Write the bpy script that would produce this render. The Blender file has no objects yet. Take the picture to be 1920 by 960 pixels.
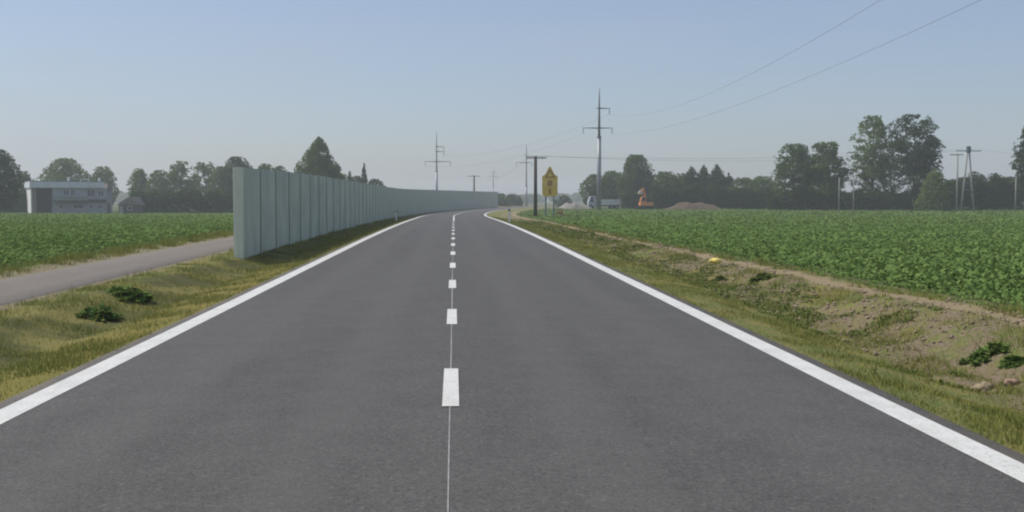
import bpy, math, random
import numpy as np
from mathutils import Vector, Matrix, Euler

# ------------------------------------------------------------------ camera, sky, sun, exposure
S = bpy.context.scene
COL = S.collection
F, CAMZ = 2100.0, 1.76                       # focal length in pixels of the 1920 wide frame, eye height
cam_data = bpy.data.cameras.new("camera")
cam = bpy.data.objects.new("camera", cam_data)
COL.objects.link(cam)
cam_data.sensor_width = 36.0
cam_data.lens = 36.0 * F / 1920.0
cam_data.clip_start, cam_data.clip_end = 0.1, 6000.0
cam.location = (0, 0, CAMZ)
cam.rotation_euler = (math.radians(90) - math.atan(106 / F), 0, -math.atan(109 / F))
S.camera = cam

SUN_EL, SUN_AZ = 53.0, -73.0                 # azimuth clockwise from +Y (ahead): the sun stands high on the left
world = bpy.data.worlds.new("World")
S.world = world
world.use_nodes = True
wn, wl = world.node_tree.nodes, world.node_tree.links
wn.clear()
sky = wn.new("ShaderNodeTexSky")
sky.sky_type = 'NISHITA'
sky.sun_disc = False
sky.sun_elevation = math.radians(SUN_EL)
sky.sun_rotation = math.radians(SUN_AZ)
sky.altitude = 100
sky.air_density, sky.dust_density, sky.ozone_density = 1.0, 1.5, 3.0
bg = wn.new("ShaderNodeBackground")
bg.inputs[1].default_value = 0.118
wo = wn.new("ShaderNodeOutputWorld")
tint = wn.new("ShaderNodeMix"); tint.data_type = 'RGBA'; tint.blend_type = 'MULTIPLY'
tint.inputs[0].default_value = 1.0; tint.inputs[7].default_value = (.975, .968, 1.03, 1)     # white balance of the hazy sky
wl.new(sky.outputs[0], tint.inputs[6]); tc = wn.new("ShaderNodeTexCoord"); mp = wn.new("ShaderNodeMapping"); mp.inputs["Scale"].default_value = (1.6, 1.6, 7.0)
nz = wn.new("ShaderNodeTexNoise"); nz.inputs["Scale"].default_value = 1.7; nz.inputs["Detail"].default_value = 6; nz.inputs["Roughness"].default_value = .55
mr = wn.new("ShaderNodeMapRange"); mr.inputs[1].default_value = .45; mr.inputs[2].default_value = .75; mr.inputs[3].default_value = .28; mr.inputs[4].default_value = .60
veil = wn.new("ShaderNodeMix"); veil.data_type = 'RGBA'; veil.inputs[7].default_value = (3.75, 4.25, 5.0, 1)   # thin high veil of cloud
wl.new(tc.outputs["Generated"], mp.inputs[0]); wl.new(mp.outputs[0], nz.inputs["Vector"]); wl.new(nz.outputs["Fac"], mr.inputs[0])
wl.new(mr.outputs[0], veil.inputs[0]); wl.new(tint.outputs[2], veil.inputs[6]); wl.new(veil.outputs[2], bg.inputs[0]); wl.new(bg.outputs[0], wo.inputs[0])

sun_d = bpy.data.lights.new("sun", 'SUN')
sun_d.energy, sun_d.angle, sun_d.color = 3.7, math.radians(0.6), (1.0, 0.95, 0.87)
sun = bpy.data.objects.new("sun", sun_d)
COL.objects.link(sun)
_e, _a = math.radians(SUN_EL), math.radians(SUN_AZ)
to_sun = Vector((math.sin(_a) * math.cos(_e), math.cos(_a) * math.cos(_e), math.sin(_e)))
sun.rotation_euler = to_sun.to_track_quat('Z', 'Y').to_euler()
sun.location = (-40, 20, 60)

S.view_settings.view_transform = 'Standard'
S.view_settings.look = 'None'
S.view_settings.exposure = 0.0
S.view_settings.gamma = 1.0
S.view_settings.use_curve_mapping = False
HAZE = 0.00065
S.cycles.max_bounces = 5
S.cycles.diffuse_bounces = 3
S.cycles.glossy_bounces = 2
S.cycles.transmission_bounces = 2
S.cycles.transparent_max_bounces = 8
S.cycles.volume_bounces = 2
S.cycles.filter_width = 2.1

random.seed(7)
RNG = np.random.default_rng(11)

# ------------------------------------------------------------------ terrain functions (road axis along +Y, curving right)
def hermite(xs, ys):
    xs, ys = np.array(xs, float), np.array(ys, float)
    m = np.gradient(ys, xs)
    def f(x):
        x = np.clip(np.asarray(x, float), xs[0], xs[-1])
        i = np.clip(np.searchsorted(xs, x, side='right') - 1, 0, len(xs) - 2)
        h = xs[i + 1] - xs[i]
        u = (x - xs[i]) / h
        return ((2*u**3 - 3*u**2 + 1) * ys[i] + (u**3 - 2*u**2 + u) * h * m[i]
                + (-2*u**3 + 3*u**2) * ys[i + 1] + (u**3 - u**2) * h * m[i + 1])
    return f

zr = hermite([-400, -60, 0, 25, 46, 65, 85, 110, 147, 200, 280, 400, 2000],
             [0, 0, 0, .085, .15, .15, .09, -.04, -.2, -.3, -.32, -.3, -.3])
z_left = hermite([-400, 0, 40, 100, 190, 230, 300, 2000], [.2, .2, .17, -.05, -.72, -1.05, -1.1, -.8])
z_right = hermite([-400, 0, 15, 30, 50, 100, 160, 220, 300, 2000], [.22, .22, .18, .06, -.08, -.2, -.3, -.4, -.45, -.5])

def bend(Y):
    Y = np.asarray(Y, float)
    u = np.clip(Y - 118, 0, 282)
    return u * u / 1800.0 + np.clip(Y - 400, 0, None) * (282 / 900.0)

def _hash(i, j):
    n = (i.astype(np.int64) * 374761393 + j.astype(np.int64) * 668265263) & 0x7fffffff
    n = ((n ^ (n >> 13)) * 1274126177) & 0x7fffffff
    return ((n ^ (n >> 16)) & 0xffff) / 65535.0

def vnoise(x, y):
    x, y = np.asarray(x, float), np.asarray(y, float)
    i, j = np.floor(x), np.floor(y)
    u, v = x - i, y - j
    u, v = u*u*(3 - 2*u), v*v*(3 - 2*v)
    a, b, c, d = _hash(i, j), _hash(i + 1, j), _hash(i, j + 1), _hash(i + 1, j + 1)
    return (a*(1 - u) + b*u)*(1 - v) + (c*(1 - u) + d*u)*v

PL = ([-9.9, -9.4, -6.95, -6.5, -6.05, -5.8, -5.2, -4.5, -3.95, -3.9, -3.85], [.10, .03, .03, .05, .02, -.08, -.2, -.09, -.03, -.02, -.07])
PRN = ([3.85, 3.9, 3.95, 4.6, 5.6, 6.1, 6.9, 7.3, 7.7, 8.2], [-.07, -.02, -.03, -.12, -.36, -.30, -.02, .08, .10, .12])
PRF = ([3.85, 3.9, 3.95, 4.6, 5.6, 6.1, 6.9, 7.3, 7.7, 8.2], [-.07, -.02, -.03, -.10, -.26, -.26, -.22, -.20, -.20, -.18])

def gz_t(t, Y, bumps=True):
    t, Y = np.broadcast_arrays(np.asarray(t, float), np.asarray(Y, float))
    r = zr(Y)
    lo = r + np.interp(t, *PL)
    w = np.clip((Y - 13) / 36, 0, 1)
    hi = r + np.interp(t, *PRN) * (1 - w) + np.interp(t, *PRF) * w
    bl = np.clip((-9.9 - t) / 12, 0, 1); bl = bl*bl*(3 - 2*bl)
    br = np.clip((t - 8.2) / 12, 0, 1); br = br*br*(3 - 2*br)
    zl = lo * (1 - bl) + z_left(Y) * bl
    zh = hi * (1 - br) + z_right(Y) * br
    z = np.where(t < 0, zl, zh)
    z = np.where(np.abs(t) < 3.86, r - .07, z)
    if bumps:
        amp = np.interp(t, [-10.4, -9.9, -9.5, -6.9, -6.5, -5.2, -4.3, -3.95, 3.95, 4.6, 5.7, 6.8, 7.4, 8.3, 9.5],
                        [.05, .03, 0, 0, .03, .05, .03, 0, 0, .05, .12, .14, .06, .06, .05])
        z = z + amp * ((vnoise(t*.9 + 9, Y*.55) - .5) + .5*(vnoise(t*2.6, Y*2.2) - .5) + .22*(vnoise(t*6.5, Y*6.0 + 3) - .5)) * 1.3
    return z

def gz(X, Y):
    return float(gz_t(X - bend(Y), Y))

R3 = cam.rotation_euler.to_matrix()
def at(px, py, Y):
    d = R3 @ Vector(((px - 960) / F, -(py - 480) / F, -1.0))
    k = Y / d.y
    return Vector((d.x * k, Y, CAMZ + d.z * k))
def foot(px, Y):
    p = at(px, 380, Y)
    return Vector((p.x, Y, gz(p.x, Y)))
def ztop(px, py, Y):
    return at(px, py, Y).z

# ------------------------------------------------------------------ mesh helpers
class MB:
    def __init__(self): self.v, self.f = [], []
    def box(self, x0, x1, y0, y1, z0, z1):
        n = len(self.v)
        self.v += [(x0,y0,z0),(x1,y0,z0),(x1,y1,z0),(x0,y1,z0),(x0,y0,z1),(x1,y0,z1),(x1,y1,z1),(x0,y1,z1)]
        self.f += [tuple(n + k for k in q) for q in ((0,3,2,1),(4,5,6,7),(0,1,5,4),(1,2,6,5),(2,3,7,6),(3,0,4,7))]
        return self
    def tube(self, pts, rads, n=8, caps=True):
        pts = [Vector(p) for p in pts]
        if not hasattr(rads, '__len__'): rads = [rads] * len(pts)
        base = len(self.v)
        for i, p in enumerate(pts):
            d = (pts[min(i + 1, len(pts) - 1)] - pts[max(i - 1, 0)]).normalized()
            a = d.orthogonal().normalized() if i == 0 else (a - d * a.dot(d)).normalized()
            b = d.cross(a)
            for k in range(n):
                th = 2 * math.pi * k / n
                self.v.append(tuple(p + (a * math.cos(th) + b * math.sin(th)) * rads[i]))
        for i in range(len(pts) - 1):
            for k in range(n):
                k2 = (k + 1) % n
                self.f.append((base + i*n + k, base + i*n + k2, base + (i+1)*n + k2, base + (i+1)*n + k))
        if caps:
            self.f.append(tuple(base + k for k in reversed(range(n))))
            self.f.append(tuple(base + (len(pts) - 1) * n + k for k in range(n)))
        return self
    def prism(self, poly, axis, a0, a1):
        """poly: 2D outline (counter-clockwise); axis 'y': points are (x,z); axis 'x': points are (y,z); axis 'z': (x,y)"""
        n, m = len(self.v), len(poly)
        def P(p, a):
            return (p[0], a, p[1]) if axis == 'y' else ((a, p[0], p[1]) if axis == 'x' else (p[0], p[1], a))
        self.v += [P(p, a0) for p in poly] + [P(p, a1) for p in poly]
        self.f.append(tuple(n + k for k in range(m))); self.f.append(tuple(n + m + k for k in reversed(range(m))))
        for k in range(m):
            k2 = (k + 1) % m
            self.f.append((n + k, n + m + k, n + m + k2, n + k2))
        return self
    def quad(self, a, b, c, d):
        n = len(self.v); self.v += [tuple(a), tuple(b), tuple(c), tuple(d)]; self.f.append((n, n+1, n+2, n+3)); return self
    def build(self, name, mat, parent=None, bevel=0, smooth=False, loc=None):
        me = bpy.data.meshes.new(name)
        me.from_pydata(self.v, [], self.f)
        import bmesh
        bm = bmesh.new(); bm.from_mesh(me)
        bmesh.ops.recalc_face_normals(bm, faces=bm.faces)
        if bevel: bmesh.ops.bevel(bm, geom=bm.edges[:], offset=bevel, segments=2, affect='EDGES', profile=.7)
        bm.to_mesh(me); bm.free()
        if smooth: me.shade_smooth()
        me.materials.append(mat)
        o = bpy.data.objects.new(name, me); COL.objects.link(o)
        if parent: o.parent = parent
        if loc is not None: o.location = loc
        return o

def np_mesh(name, verts, faces, mat, parent=None, attrs=None, smooth=False):
    """verts (N,3), faces (M,k) numpy"""
    me = bpy.data.meshes.new(name)
    k = faces.shape[1]
    me.vertices.add(len(verts)); me.vertices.foreach_set("co", np.ascontiguousarray(verts, np.float32).ravel())
    me.loops.add(faces.size); me.loops.foreach_set("vertex_index", np.ascontiguousarray(faces, np.int32).ravel())
    me.polygons.add(len(faces))
    me.polygons.foreach_set("loop_start", np.arange(0, faces.size, k, dtype=np.int32))
    me.polygons.foreach_set("loop_total", np.full(len(faces), k, np.int32))
    if smooth: me.polygons.foreach_set("use_smooth", np.ones(len(faces), bool))
    for an, av in (attrs or {}).items():
        at_ = me.attributes.new(an, 'FLOAT', 'POINT'); at_.data.foreach_set("value", np.ascontiguousarray(av, np.float32))
    me.update(calc_edges=True); me.validate()
    me.materials.append(mat)
    o = bpy.data.objects.new(name, me); COL.objects.link(o)
    if parent: o.parent = parent
    return o

def tag(o, label=None, cat=None, group=None, kind=None):
    if label: o["label"] = label
    if cat: o["category"] = cat
    if group: o["group"] = group
    if kind: o["kind"] = kind
    return o
def empty(name, loc, label, cat, group=None, rz=0):
    o = bpy.data.objects.new(name, None); COL.objects.link(o)
    o.empty_display_size = .2
    o.location = loc; o.rotation_euler = (0, 0, rz)
    return tag(o, label, cat, group)

# ------------------------------------------------------------------ materials
class NT:
    def __init__(self, name):
        self.m = bpy.data.materials.new(name); self.m.use_nodes = True
        self.n, self.l = self.m.node_tree.nodes, self.m.node_tree.links
        self.p = self.n["Principled BSDF"]; self.out = self.n["Material Output"]
        self.p.inputs["Roughness"].default_value = .85
        self.p.inputs["Specular IOR Level"].default_value = .25
    def new(self, t, **kw):
        nd = self.n.new(t)
        for k, v in kw.items(): setattr(nd, k, v)
        return nd
    def link(self, a, b): self.l.new(a, b)
    def coords(self, kind="Object"):
        return self.new("ShaderNodeTexCoord").outputs[kind]
    def world(self):
        return self.new("ShaderNodeNewGeometry").outputs["Position"]
    def noise(self, vec, scale, detail=4, rough=.55, scl=None):
        if scl:
            mp = self.new("ShaderNodeMapping"); mp.inputs["Scale"].default_value = scl; self.link(vec, mp.inputs[0]); vec = mp.outputs[0]
        nd = self.new("ShaderNodeTexNoise"); nd.inputs["Scale"].default_value = scale
        nd.inputs["Detail"].default_value = detail; nd.inputs["Roughness"].default_value = rough
        self.link(vec, nd.inputs["Vector"]); return nd.outputs["Fac"]
    def ramp(self, fac, a, b, lo=0., hi=1.):
        nd = self.new("ShaderNodeMapRange", interpolation_type='SMOOTHSTEP')
        for i, v in ((1, a), (2, b), (3, lo), (4, hi)): nd.inputs[i].default_value = v
        self.link(fac, nd.inputs[0]); return nd.outputs[0]
    def math(self, op, a, b=None):
        nd = self.new("ShaderNodeMath", operation=op)
        for i, v in ((0, a), (1, b)):
            if v is None: continue
            if isinstance(v, (int, float)): nd.inputs[i].default_value = v
            else: self.link(v, nd.inputs[i])
        return nd.outputs[0]
    def mix(self, fac, a, b):
        nd = self.new("ShaderNodeMix", data_type='RGBA')
        if isinstance(fac, (int, float)): nd.inputs[0].default_value = fac
        else: self.link(fac, nd.inputs[0])
        for i, c in ((6, a), (7, b)):
            if isinstance(c, tuple): nd.inputs[i].default_value = (*c, 1)
            else: self.link(c, nd.inputs[i])
        return nd.outputs[2]
    def color(self, c): self.link(c, self.p.inputs["Base Color"])
    def bump(self, h, strength=.3, dist=.02):
        b = self.new("ShaderNodeBump"); b.inputs["Strength"].default_value = strength; b.inputs["Distance"].default_value = dist
        self.link(h, b.inputs["Height"]); self.link(b.outputs[0], self.p.inputs["Normal"])
    def attr(self, name):
        return self.new("ShaderNodeAttribute", attribute_name=name).outputs["Fac"]

def simple(name, c1, c2=None, scale=3., rough=.8, metal=0., spec=.25, bump=0.):
    t = NT(name); c2 = c2 or tuple(x * .8 for x in c1)
    v = t.coords()
    n = t.noise(v, scale, 5)
    t.color(t.mix(t.ramp(n, .35, .65), c1, c2))
    t.p.inputs["Roughness"].default_value = rough; t.p.inputs["Metallic"].default_value = metal
    t.p.inputs["Specular IOR Level"].default_value = spec
    if bump: t.bump(n, bump)
    return t.m

def foliage(name, c1, c2, scale=.5, trans=.25):
    t = NT(name); t.n.remove(t.p)
    v = t.world()
    rnd = t.attr("rnd")
    n = t.noise(v, scale, 3)
    f = t.math('ADD', t.math('MULTIPLY', rnd, .6), t.math('MULTIPLY', t.ramp(n, .3, .7), .4))
    c = t.mix(f, c1, c2)
    d = t.new("ShaderNodeBsdfDiffuse"); tr = t.new("ShaderNodeBsdfTranslucent"); mx = t.new("ShaderNodeMixShader")
    t.link(c, d.inputs[0]); t.link(t.mix(.5, c, (.16, .2, .04)), tr.inputs[0]); mx.inputs[0].default_value = trans
    t.link(d.outputs[0], mx.inputs[1]); t.link(tr.outputs[0], mx.inputs[2]); t.link(mx.outputs[0], t.out.inputs[0])
    return t.m

def mat_ground():
    t = NT("ground_surface")
    v = t.world(); ta = t.attr("t")
    n1 = t.noise(v, .55, 5, .6); n2 = t.noise(v, 2.6, 5, .62); n3 = t.noise(v, 14, 4, .6); n4 = t.noise(v, 60, 3, .6)
    nl = t.noise(v, .16, 3, .5, (1.6, .5, 1))
    # t perturbed so that no zone has a straight edge
    tp = t.math('ADD', ta, t.math('MULTIPLY', t.math('SUBTRACT', n2, .5), .9))
    grass = t.mix(t.ramp(n1, .42, .58), (.235, .210, .060), (.130, .172, .044))
    grass = t.mix(t.math('MULTIPLY', t.ramp(n3, .40, .62), .75), grass, (.25, .215, .085))
    grass = t.mix(t.ramp(n4, .50, .68), grass, (.075, .085, .028))
    soil = t.mix(t.ramp(n2, .35, .65), (.235, .178, .125), (.165, .126, .09))
    soil = t.mix(t.ramp(n3, .5, .75), soil, (.27, .215, .145))
    soil = t.mix(t.ramp(n4, .52, .70), soil, (.105, .082, .052))
    soil = t.mix(t.math('MULTIPLY', t.ramp(n3, .52, .40), .55), soil, (.12, .125, .042))
    # left verge: darker earthy hollow
    ml = t.math('MULTIPLY', t.math('MULTIPLY', t.ramp(tp, -6.7, -6.05), t.ramp(tp, -4.7, -5.2)), t.ramp(n1, .40, .58))
    col = t.mix(t.math('MULTIPLY', ml, .75), grass, (.085, .078, .036))
    # dry olive strip near the left edge
    mo = t.math('MULTIPLY', t.ramp(tp, -5.2, -4.6), t.ramp(ta, -3.0, -3.8))
    col = t.mix(t.math('MULTIPLY', mo, .6), col, (.21, .17, .042))
    # right bank: bare soil with grassy patches
    mr = t.math('MULTIPLY', t.ramp(tp, 5.25, 5.9), t.ramp(t.math('ADD', n2, t.math('MULTIPLY', nl, .7)), 1.0, .74))
    col = t.mix(mr, col, soil)
    mr2 = t.math('MULTIPLY', t.ramp(ta, 3.2, 3.9), t.ramp(n3, .52, .66))
    col = t.mix(t.math('MULTIPLY', mr2, .45), col, (.23, .19, .125))
    # beige strip at the top of the bank
    ts = t.math('ADD', ta, t.math('MULTIPLY', t.math('SUBTRACT', n1, .5), .7))
    ts = t.math('ADD', ts, t.math('MULTIPLY', t.math('SUBTRACT', n3, .5), .25))
    ms = t.math('MULTIPLY', t.ramp(ts, 7.28, 7.42), t.ramp(ts, 7.92, 7.78))
    sand = t.mix(n3, (.33, .26, .155), (.24, .19, .115))
    col = t.mix(ms, col, sand)
    # shoulders of the cycle path
    mp = t.math('MULTIPLY', t.ramp(tp, -10.0, -9.75), t.ramp(tp, -6.75, -6.95))
    col = t.mix(t.math('MULTIPLY', mp, .85), col, t.mix(n2, (.30, .25, .17), (.21, .175, .115)))
    # fields: soil and green under the crop
    mf = t.math('MAXIMUM', t.ramp(tp, 8.0, 8.5), t.ramp(tp, -9.9, -10.4))
    fld = t.mix(t.ramp(n2, .3, .7), (.06, .085, .026), (.105, .115, .045))
    col = t.mix(mf, col, fld)
    t.color(col)
    hb = t.math('ADD', t.math('MULTIPLY', n3, .6), t.math('MULTIPLY', n4, .4))
    t.bump(hb, .9, .05)
    t.p.inputs["Roughness"].default_value = .95
    t.p.inputs["Specular IOR Level"].default_value = .1
    return t.m

def mat_asphalt(name, base, dark, grain=1.0):
    t = NT(name); v = t.world(); ta = t.attr("t")
    big = t.noise(v, .30, 5, .6, (2.6, .22, 1)); mid = t.noise(v, 1.7, 5, .65); fine = t.noise(v, 26, 3, .75); vor = t.new("ShaderNodeTexVoronoi")
    vor.inputs["Scale"].default_value = 62; t.link(v, vor.inputs["Vector"])
    f = t.math('ADD', t.math('MULTIPLY', t.ramp(big, .32, .68), .5), t.math('MULTIPLY', t.ramp(mid, .3, .7), .5))
    col = t.mix(f, base, dark)
    ch = t.new("ShaderNodeSeparateColor"); t.link(vor.outputs["Color"], ch.inputs[0])
    col = t.mix(t.math('MULTIPLY', t.ramp(ch.outputs[0], .72, .98), .42 * grain), col, tuple(min(1, c * 1.8) for c in base))
    col = t.mix(t.math('MULTIPLY', t.ramp(ch.outputs[1], .65, .98), .5 * grain), col, tuple(c * .42 for c in dark))
    col = t.mix(t.math('MULTIPLY', t.ramp(fine, .5, .72), .30 * grain), col, tuple(c * .6 for c in dark))
    # polished wheel tracks
    if grain >= 1:
        for c in (-2.55, -1.0, 1.0, 2.55):
            d = t.math('ABSOLUTE', t.math('SUBTRACT', ta, c))
            col = t.mix(t.math('MULTIPLY', t.ramp(d, .45, .1), t.math('MULTIPLY', t.ramp(big, .2, .7), .24)), col, tuple(c_ * 1.3 for c_ in base))
    ed = t.math('ABSOLUTE', ta)
    if grain >= 1:                                            # grit and dust gather along the outer rim
        col = t.mix(t.math('MULTIPLY', t.ramp(t.math('ADD', ed, t.math('MULTIPLY', t.math('SUBTRACT', mid, .5), .5)), 3.72, 3.95), .6), col, (.17, .145, .10))
    t.color(col)
    t.bump(t.math('ADD', vor.outputs["Distance"], fine), .35, .008)
    t.p.inputs["Roughness"].default_value = .8
    t.p.inputs["Specular IOR Level"].default_value = .25
    return t.m

def mat_paint():
    t = NT("road_paint"); v = t.world()
    n = t.noise(v, 30, 4, .7); m = t.noise(v, 2.2, 5, .6)
    col = t.mix(t.ramp(m, .35, .7), (.66, .65, .61), (.56, .55, .51))
    col = t.mix(t.math('MULTIPLY', t.ramp(n, .50, .66), .6), col, (.36, .35, .33))
    t.color(col); t.bump(n, .2, .004)
    t.p.inputs["Roughness"].default_value = .6
    return t.m

M = {}
M['ground'] = mat_ground()
M['asphalt'] = mat_asphalt("asphalt", (.101, .097, .090), (.074, .071, .066))
M['path'] = mat_asphalt("path_asphalt", (.195, .168, .142), (.16, .139, .119), .6)
M['paint'] = mat_paint()
M['guide'] = simple("thin_guide_paint", (.36, .355, .34), (.26, .255, .245), 9)
M['crop'] = foliage("crop_leaves", (.095, .170, .046), (.215, .305, .092), .22, .22)
M['grass'] = foliage("verge_blades", (.130, .175, .038), (.34, .305, .095), .9, .2)
M['weed'] = foliage("weed_leaves", (.070, .138, .030), (.165, .24, .066), 1.5, .2)
M['bankweed'] = foliage("bank_leaves", (.085, .125, .032), (.16, .185, .058), 1.2, .2)
M['f_dark'] = foliage("foliage_dark", (.019, .040, .014), (.054, .092, .028), .35)
M['f_mid'] = foliage("foliage_mid", (.052, .094, .024), (.130, .185, .050), .35)
M['f_light'] = foliage("foliage_pale", (.090, .138, .038), (.190, .250, .078), .35)
M['f_conifer'] = foliage("foliage_conifer", (.030, .058, .022), (.070, .108, .038), .5, .1)
M['bark'] = simple("bark", (.10, .085, .065), (.055, .048, .038), 4, .95)
M['barrier'] = None
M['steel'] = simple("galvanised_steel", (.30, .315, .33), (.25, .265, .28), 1.2, .5, .35, .4)
M['steel_dark'] = simple("weathered_steel", (.20, .21, .225), (.15, .16, .17), 2., .6, .3, .4)
M['wire'] = simple("wire_aluminium", (.14, .15, .165), None, 1, .6)
M['concrete'] = simple("concrete_post", (.33, .325, .30), (.25, .245, .23), 2.5, .9)
M['wood'] = simple("tarred_wood", (.085, .07, .055), (.055, .046, .038), 5, .9)
M['white'] = simple("white_plastic", (.80, .80, .78), (.72, .72, .70), 4, .5)
M['black'] = simple("black_plastic", (.03, .03, .03), None, 4, .6)
M['red'] = simple("red_reflector", (.5, .04, .03), None, 4, .4)
M['rubber'] = simple("tyre_rubber", (.03, .03, .031), None, 6, .9)

def mat_barrier(name, c1, c2):
    t = NT(name); v = t.coords(); w = t.world()
    n = t.noise(w, .7, 4, .6); s = t.noise(w, 1.2, 4, .6, (1, 1, .12)); s2 = t.noise(w, 9, 3, .6, (1, 1, .05))
    col = t.mix(t.ramp(n, .3, .7), c1, c2)
    col = t.mix(t.math('MULTIPLY', t.ramp(s, .45, .7), .5), col, tuple(x * .72 for x in c1))
    col = t.mix(t.math('MULTIPLY', t.ramp(s2, .45, .7), .40), col, tuple(min(1, x * 1.25) for x in c1))
    t.color(col)
    t.p.inputs["Roughness"].default_value = .55; t.p.inputs["Specular IOR Level"].default_value = .4
    return t.m
M['barrier'] = mat_barrier("barrier_panel", (.55, .60, .50), (.43, .48, .39))
M['barrier_post'] = simple("barrier_post", (.36, .40, .33), (.30, .34, .28), 2, .6, .2)
M['barrier_end'] = mat_barrier("barrier_end", (.68, .72, .59), (.60, .64, .52))

# ------------------------------------------------------------------ setting: ground, road, path, markings
def strip(name, ts, Ys, zf, mat, kind='structure'):
    T, YY = np.meshgrid(np.array(ts, float), np.array(Ys, float))
    X = T + bend(YY); Z = zf(T, YY)
    verts = np.stack([X.ravel(), YY.ravel(), Z.ravel()], 1)
    nt, ny = len(ts), len(Ys)
    i = np.arange(ny - 1)[:, None] * nt + np.arange(nt - 1)[None, :]
    f = np.stack([i, i + 1, i + 1 + nt, i + nt], -1).reshape(-1, 4)
    o = np_mesh(name, verts, f, mat, attrs={"t": T.ravel()}, smooth=True)
    tag(o, kind=kind)
    return o

Yn = list(np.arange(-150, -4, 6.0)) + list(np.arange(-4, 62, .3)) + list(np.arange(62, 130, 1.5)) + list(np.arange(130, 420, 5.0)) + [430, 470, 520, 600, 700, 850, 1000, 1200, 1500]
tl = [-900, -600, -400, -300, -200, -150, -110, -80, -60, -45, -34, -26, -20, -16, -14, -12.5, -11.5] + list(np.arange(-11, -9.4, .2)) + [-9.4, -8.6, -7.8, -6.95] + list(np.arange(-6.8, -3.96, .12)) + [-3.95, -3.9, -3.86, -3.84]
tr_ = [3.84, 3.86, 3.9, 3.95] + list(np.arange(4.05, 9.5, .12)) + [9.7, 10, 10.5, 11, 12, 14, 17, 21, 27, 35, 45, 60, 80, 110, 150, 200, 300, 400, 600, 900]
ground = strip("ground", tl + tr_, Yn, gz_t, M['ground'])

def z_road(T, YY): return zr(YY) + .05 * (1 - np.abs(T) / 3.95) - .012
Yr = list(np.arange(-150, 0, 5.0)) + list(np.arange(0, 130, 2.0)) + list(np.arange(130, 460, 4.0))
road = strip("road", [-3.93, -3.9, -3.7, -3, -2, -1, 0, 1, 2, 3, 3.7, 3.9, 3.93], Yr,
             lambda T, Y: np.where(np.abs(T) > 3.91, zr(Y) - .06, z_road(T, Y)), M['asphalt'])
path = strip("path", [-9.2, -9.16, -8.6, -7.8, -7.14, -7.1], Yr,
             lambda T, Y: zr(Y) + np.where((T < -9.18) | (T > -7.12), .02, .055) + .0 * T, M['path'])
WOB = lambda Y, s: .012 * (vnoise(Y * .35 + s, Y * 0 + s) - .5)
def line(name, tc, w, Ya, mat, lift=.004):
    T = np.stack([tc - w/2 + WOB(Ya, 3.3), tc + w/2 + WOB(Ya, 8.8)], 1)
    X = T + bend(Ya)[:, None]; YY = np.repeat(Ya[:, None], 2, 1); Z = z_road(T, YY) + lift
    n = len(Ya); i = np.arange(n - 1) * 2
    return tag(np_mesh(name, np.stack([X.ravel(), YY.ravel(), Z.ravel()], 1), np.stack([i, i + 1, i + 3, i + 2], 1), mat, attrs={"t": T.ravel()}), kind='structure')
Yl = np.concatenate([np.arange(-150, 130, 1.0), np.arange(130, 456, 2.0)])
line("edge_line", -3.63, .26, Yl, M['paint']); line("edge_line", 3.63, .26, Yl, M['paint'])
line("guide_line", -.036, .015, Yl, M['guide'], .004)
vs, fs = [], []
y0s = [9.1 + 5.85 * k for k in range(-20, 13)]
for k, y0 in enumerate(y0s):
    for a in range(2):
        n = len(vs)
        for (tt, yy) in ((-.07, y0 + a), (.07, y0 + a), (.07, y0 + a + 1), (-.07, y0 + a + 1)):
            vs.append((tt - .030, yy, float(z_road(np.array(tt), np.array(yy))) + .008))
        fs.append((n, n + 1, n + 2, n + 3))
# beyond the dashes the centre line is unbroken through the bend
cl = np_mesh("centre_line", np.array(vs), np.array(fs), M['paint'], attrs={"t": np.zeros(len(vs))}); tag(cl, kind='structure')
line("centre_line", 0, .13, np.concatenate([np.arange(86, 130, 1.0), np.arange(130, 456, 2.0)]), M['paint'], .008)

# distant belt of forest at the end of the plain
def leaf_quads(c, size, rng, up=0.0, aspect=.62):
    """one folded kite per centre -> verts, faces, rnd"""
    n = len(c)
    nrm = rng.normal(size=(n, 3)); nrm[:, 2] += up; nrm /= np.linalg.norm(nrm, axis=1)[:, None] + 1e-9
    a = np.cross(nrm, rng.normal(size=(n, 3))); a /= np.linalg.norm(a, axis=1)[:, None] + 1e-9
    b = np.cross(nrm, a)
    s = (np.asarray(size) * np.ones(n) * rng.uniform(.6, 1.3, n))[:, None]
    v = np.stack([c - a*s, c + b*s*aspect, c + a*s, c - b*s*aspect], 1).reshape(-1, 3)
    f = np.arange(4 * n).reshape(-1, 4)
    return v, f, np.repeat(rng.uniform(0, 1, n), 4)

rng = np.random.default_rng(5)
cs, ss = [], []
for k in range(330):
    px = rng.uniform(-400, 2400); Y = rng.uniform(760, 1000)
    hpx = 9 + 8 * float(vnoise(np.array(px * .012), np.array(.3))) + rng.uniform(-2, 2)
    p = at(px, 374, Y); base = -.7; h = (hpx) * Y / F + 1.76 - base; r = rng.uniform(4, 8)
    m = 130
    d = rng.normal(size=(m, 3)); d /= np.linalg.norm(d, axis=1)[:, None]
    d *= rng.uniform(.4, 1, (m, 1)) ** .5
    cs.append(np.array([p.x, Y, base + h * .5]) + d * np.array([r, r, h * .5])); ss.append(np.full(m, 1.5))
v, f, rn = leaf_quads(np.concatenate(cs), np.concatenate(ss), rng)
tag(np_mesh("far_forest", v, f, M['f_mid'], attrs={"rnd": rn}),
    "long low belt of hazy forest along the horizon", "forest", None, 'stuff')

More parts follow.
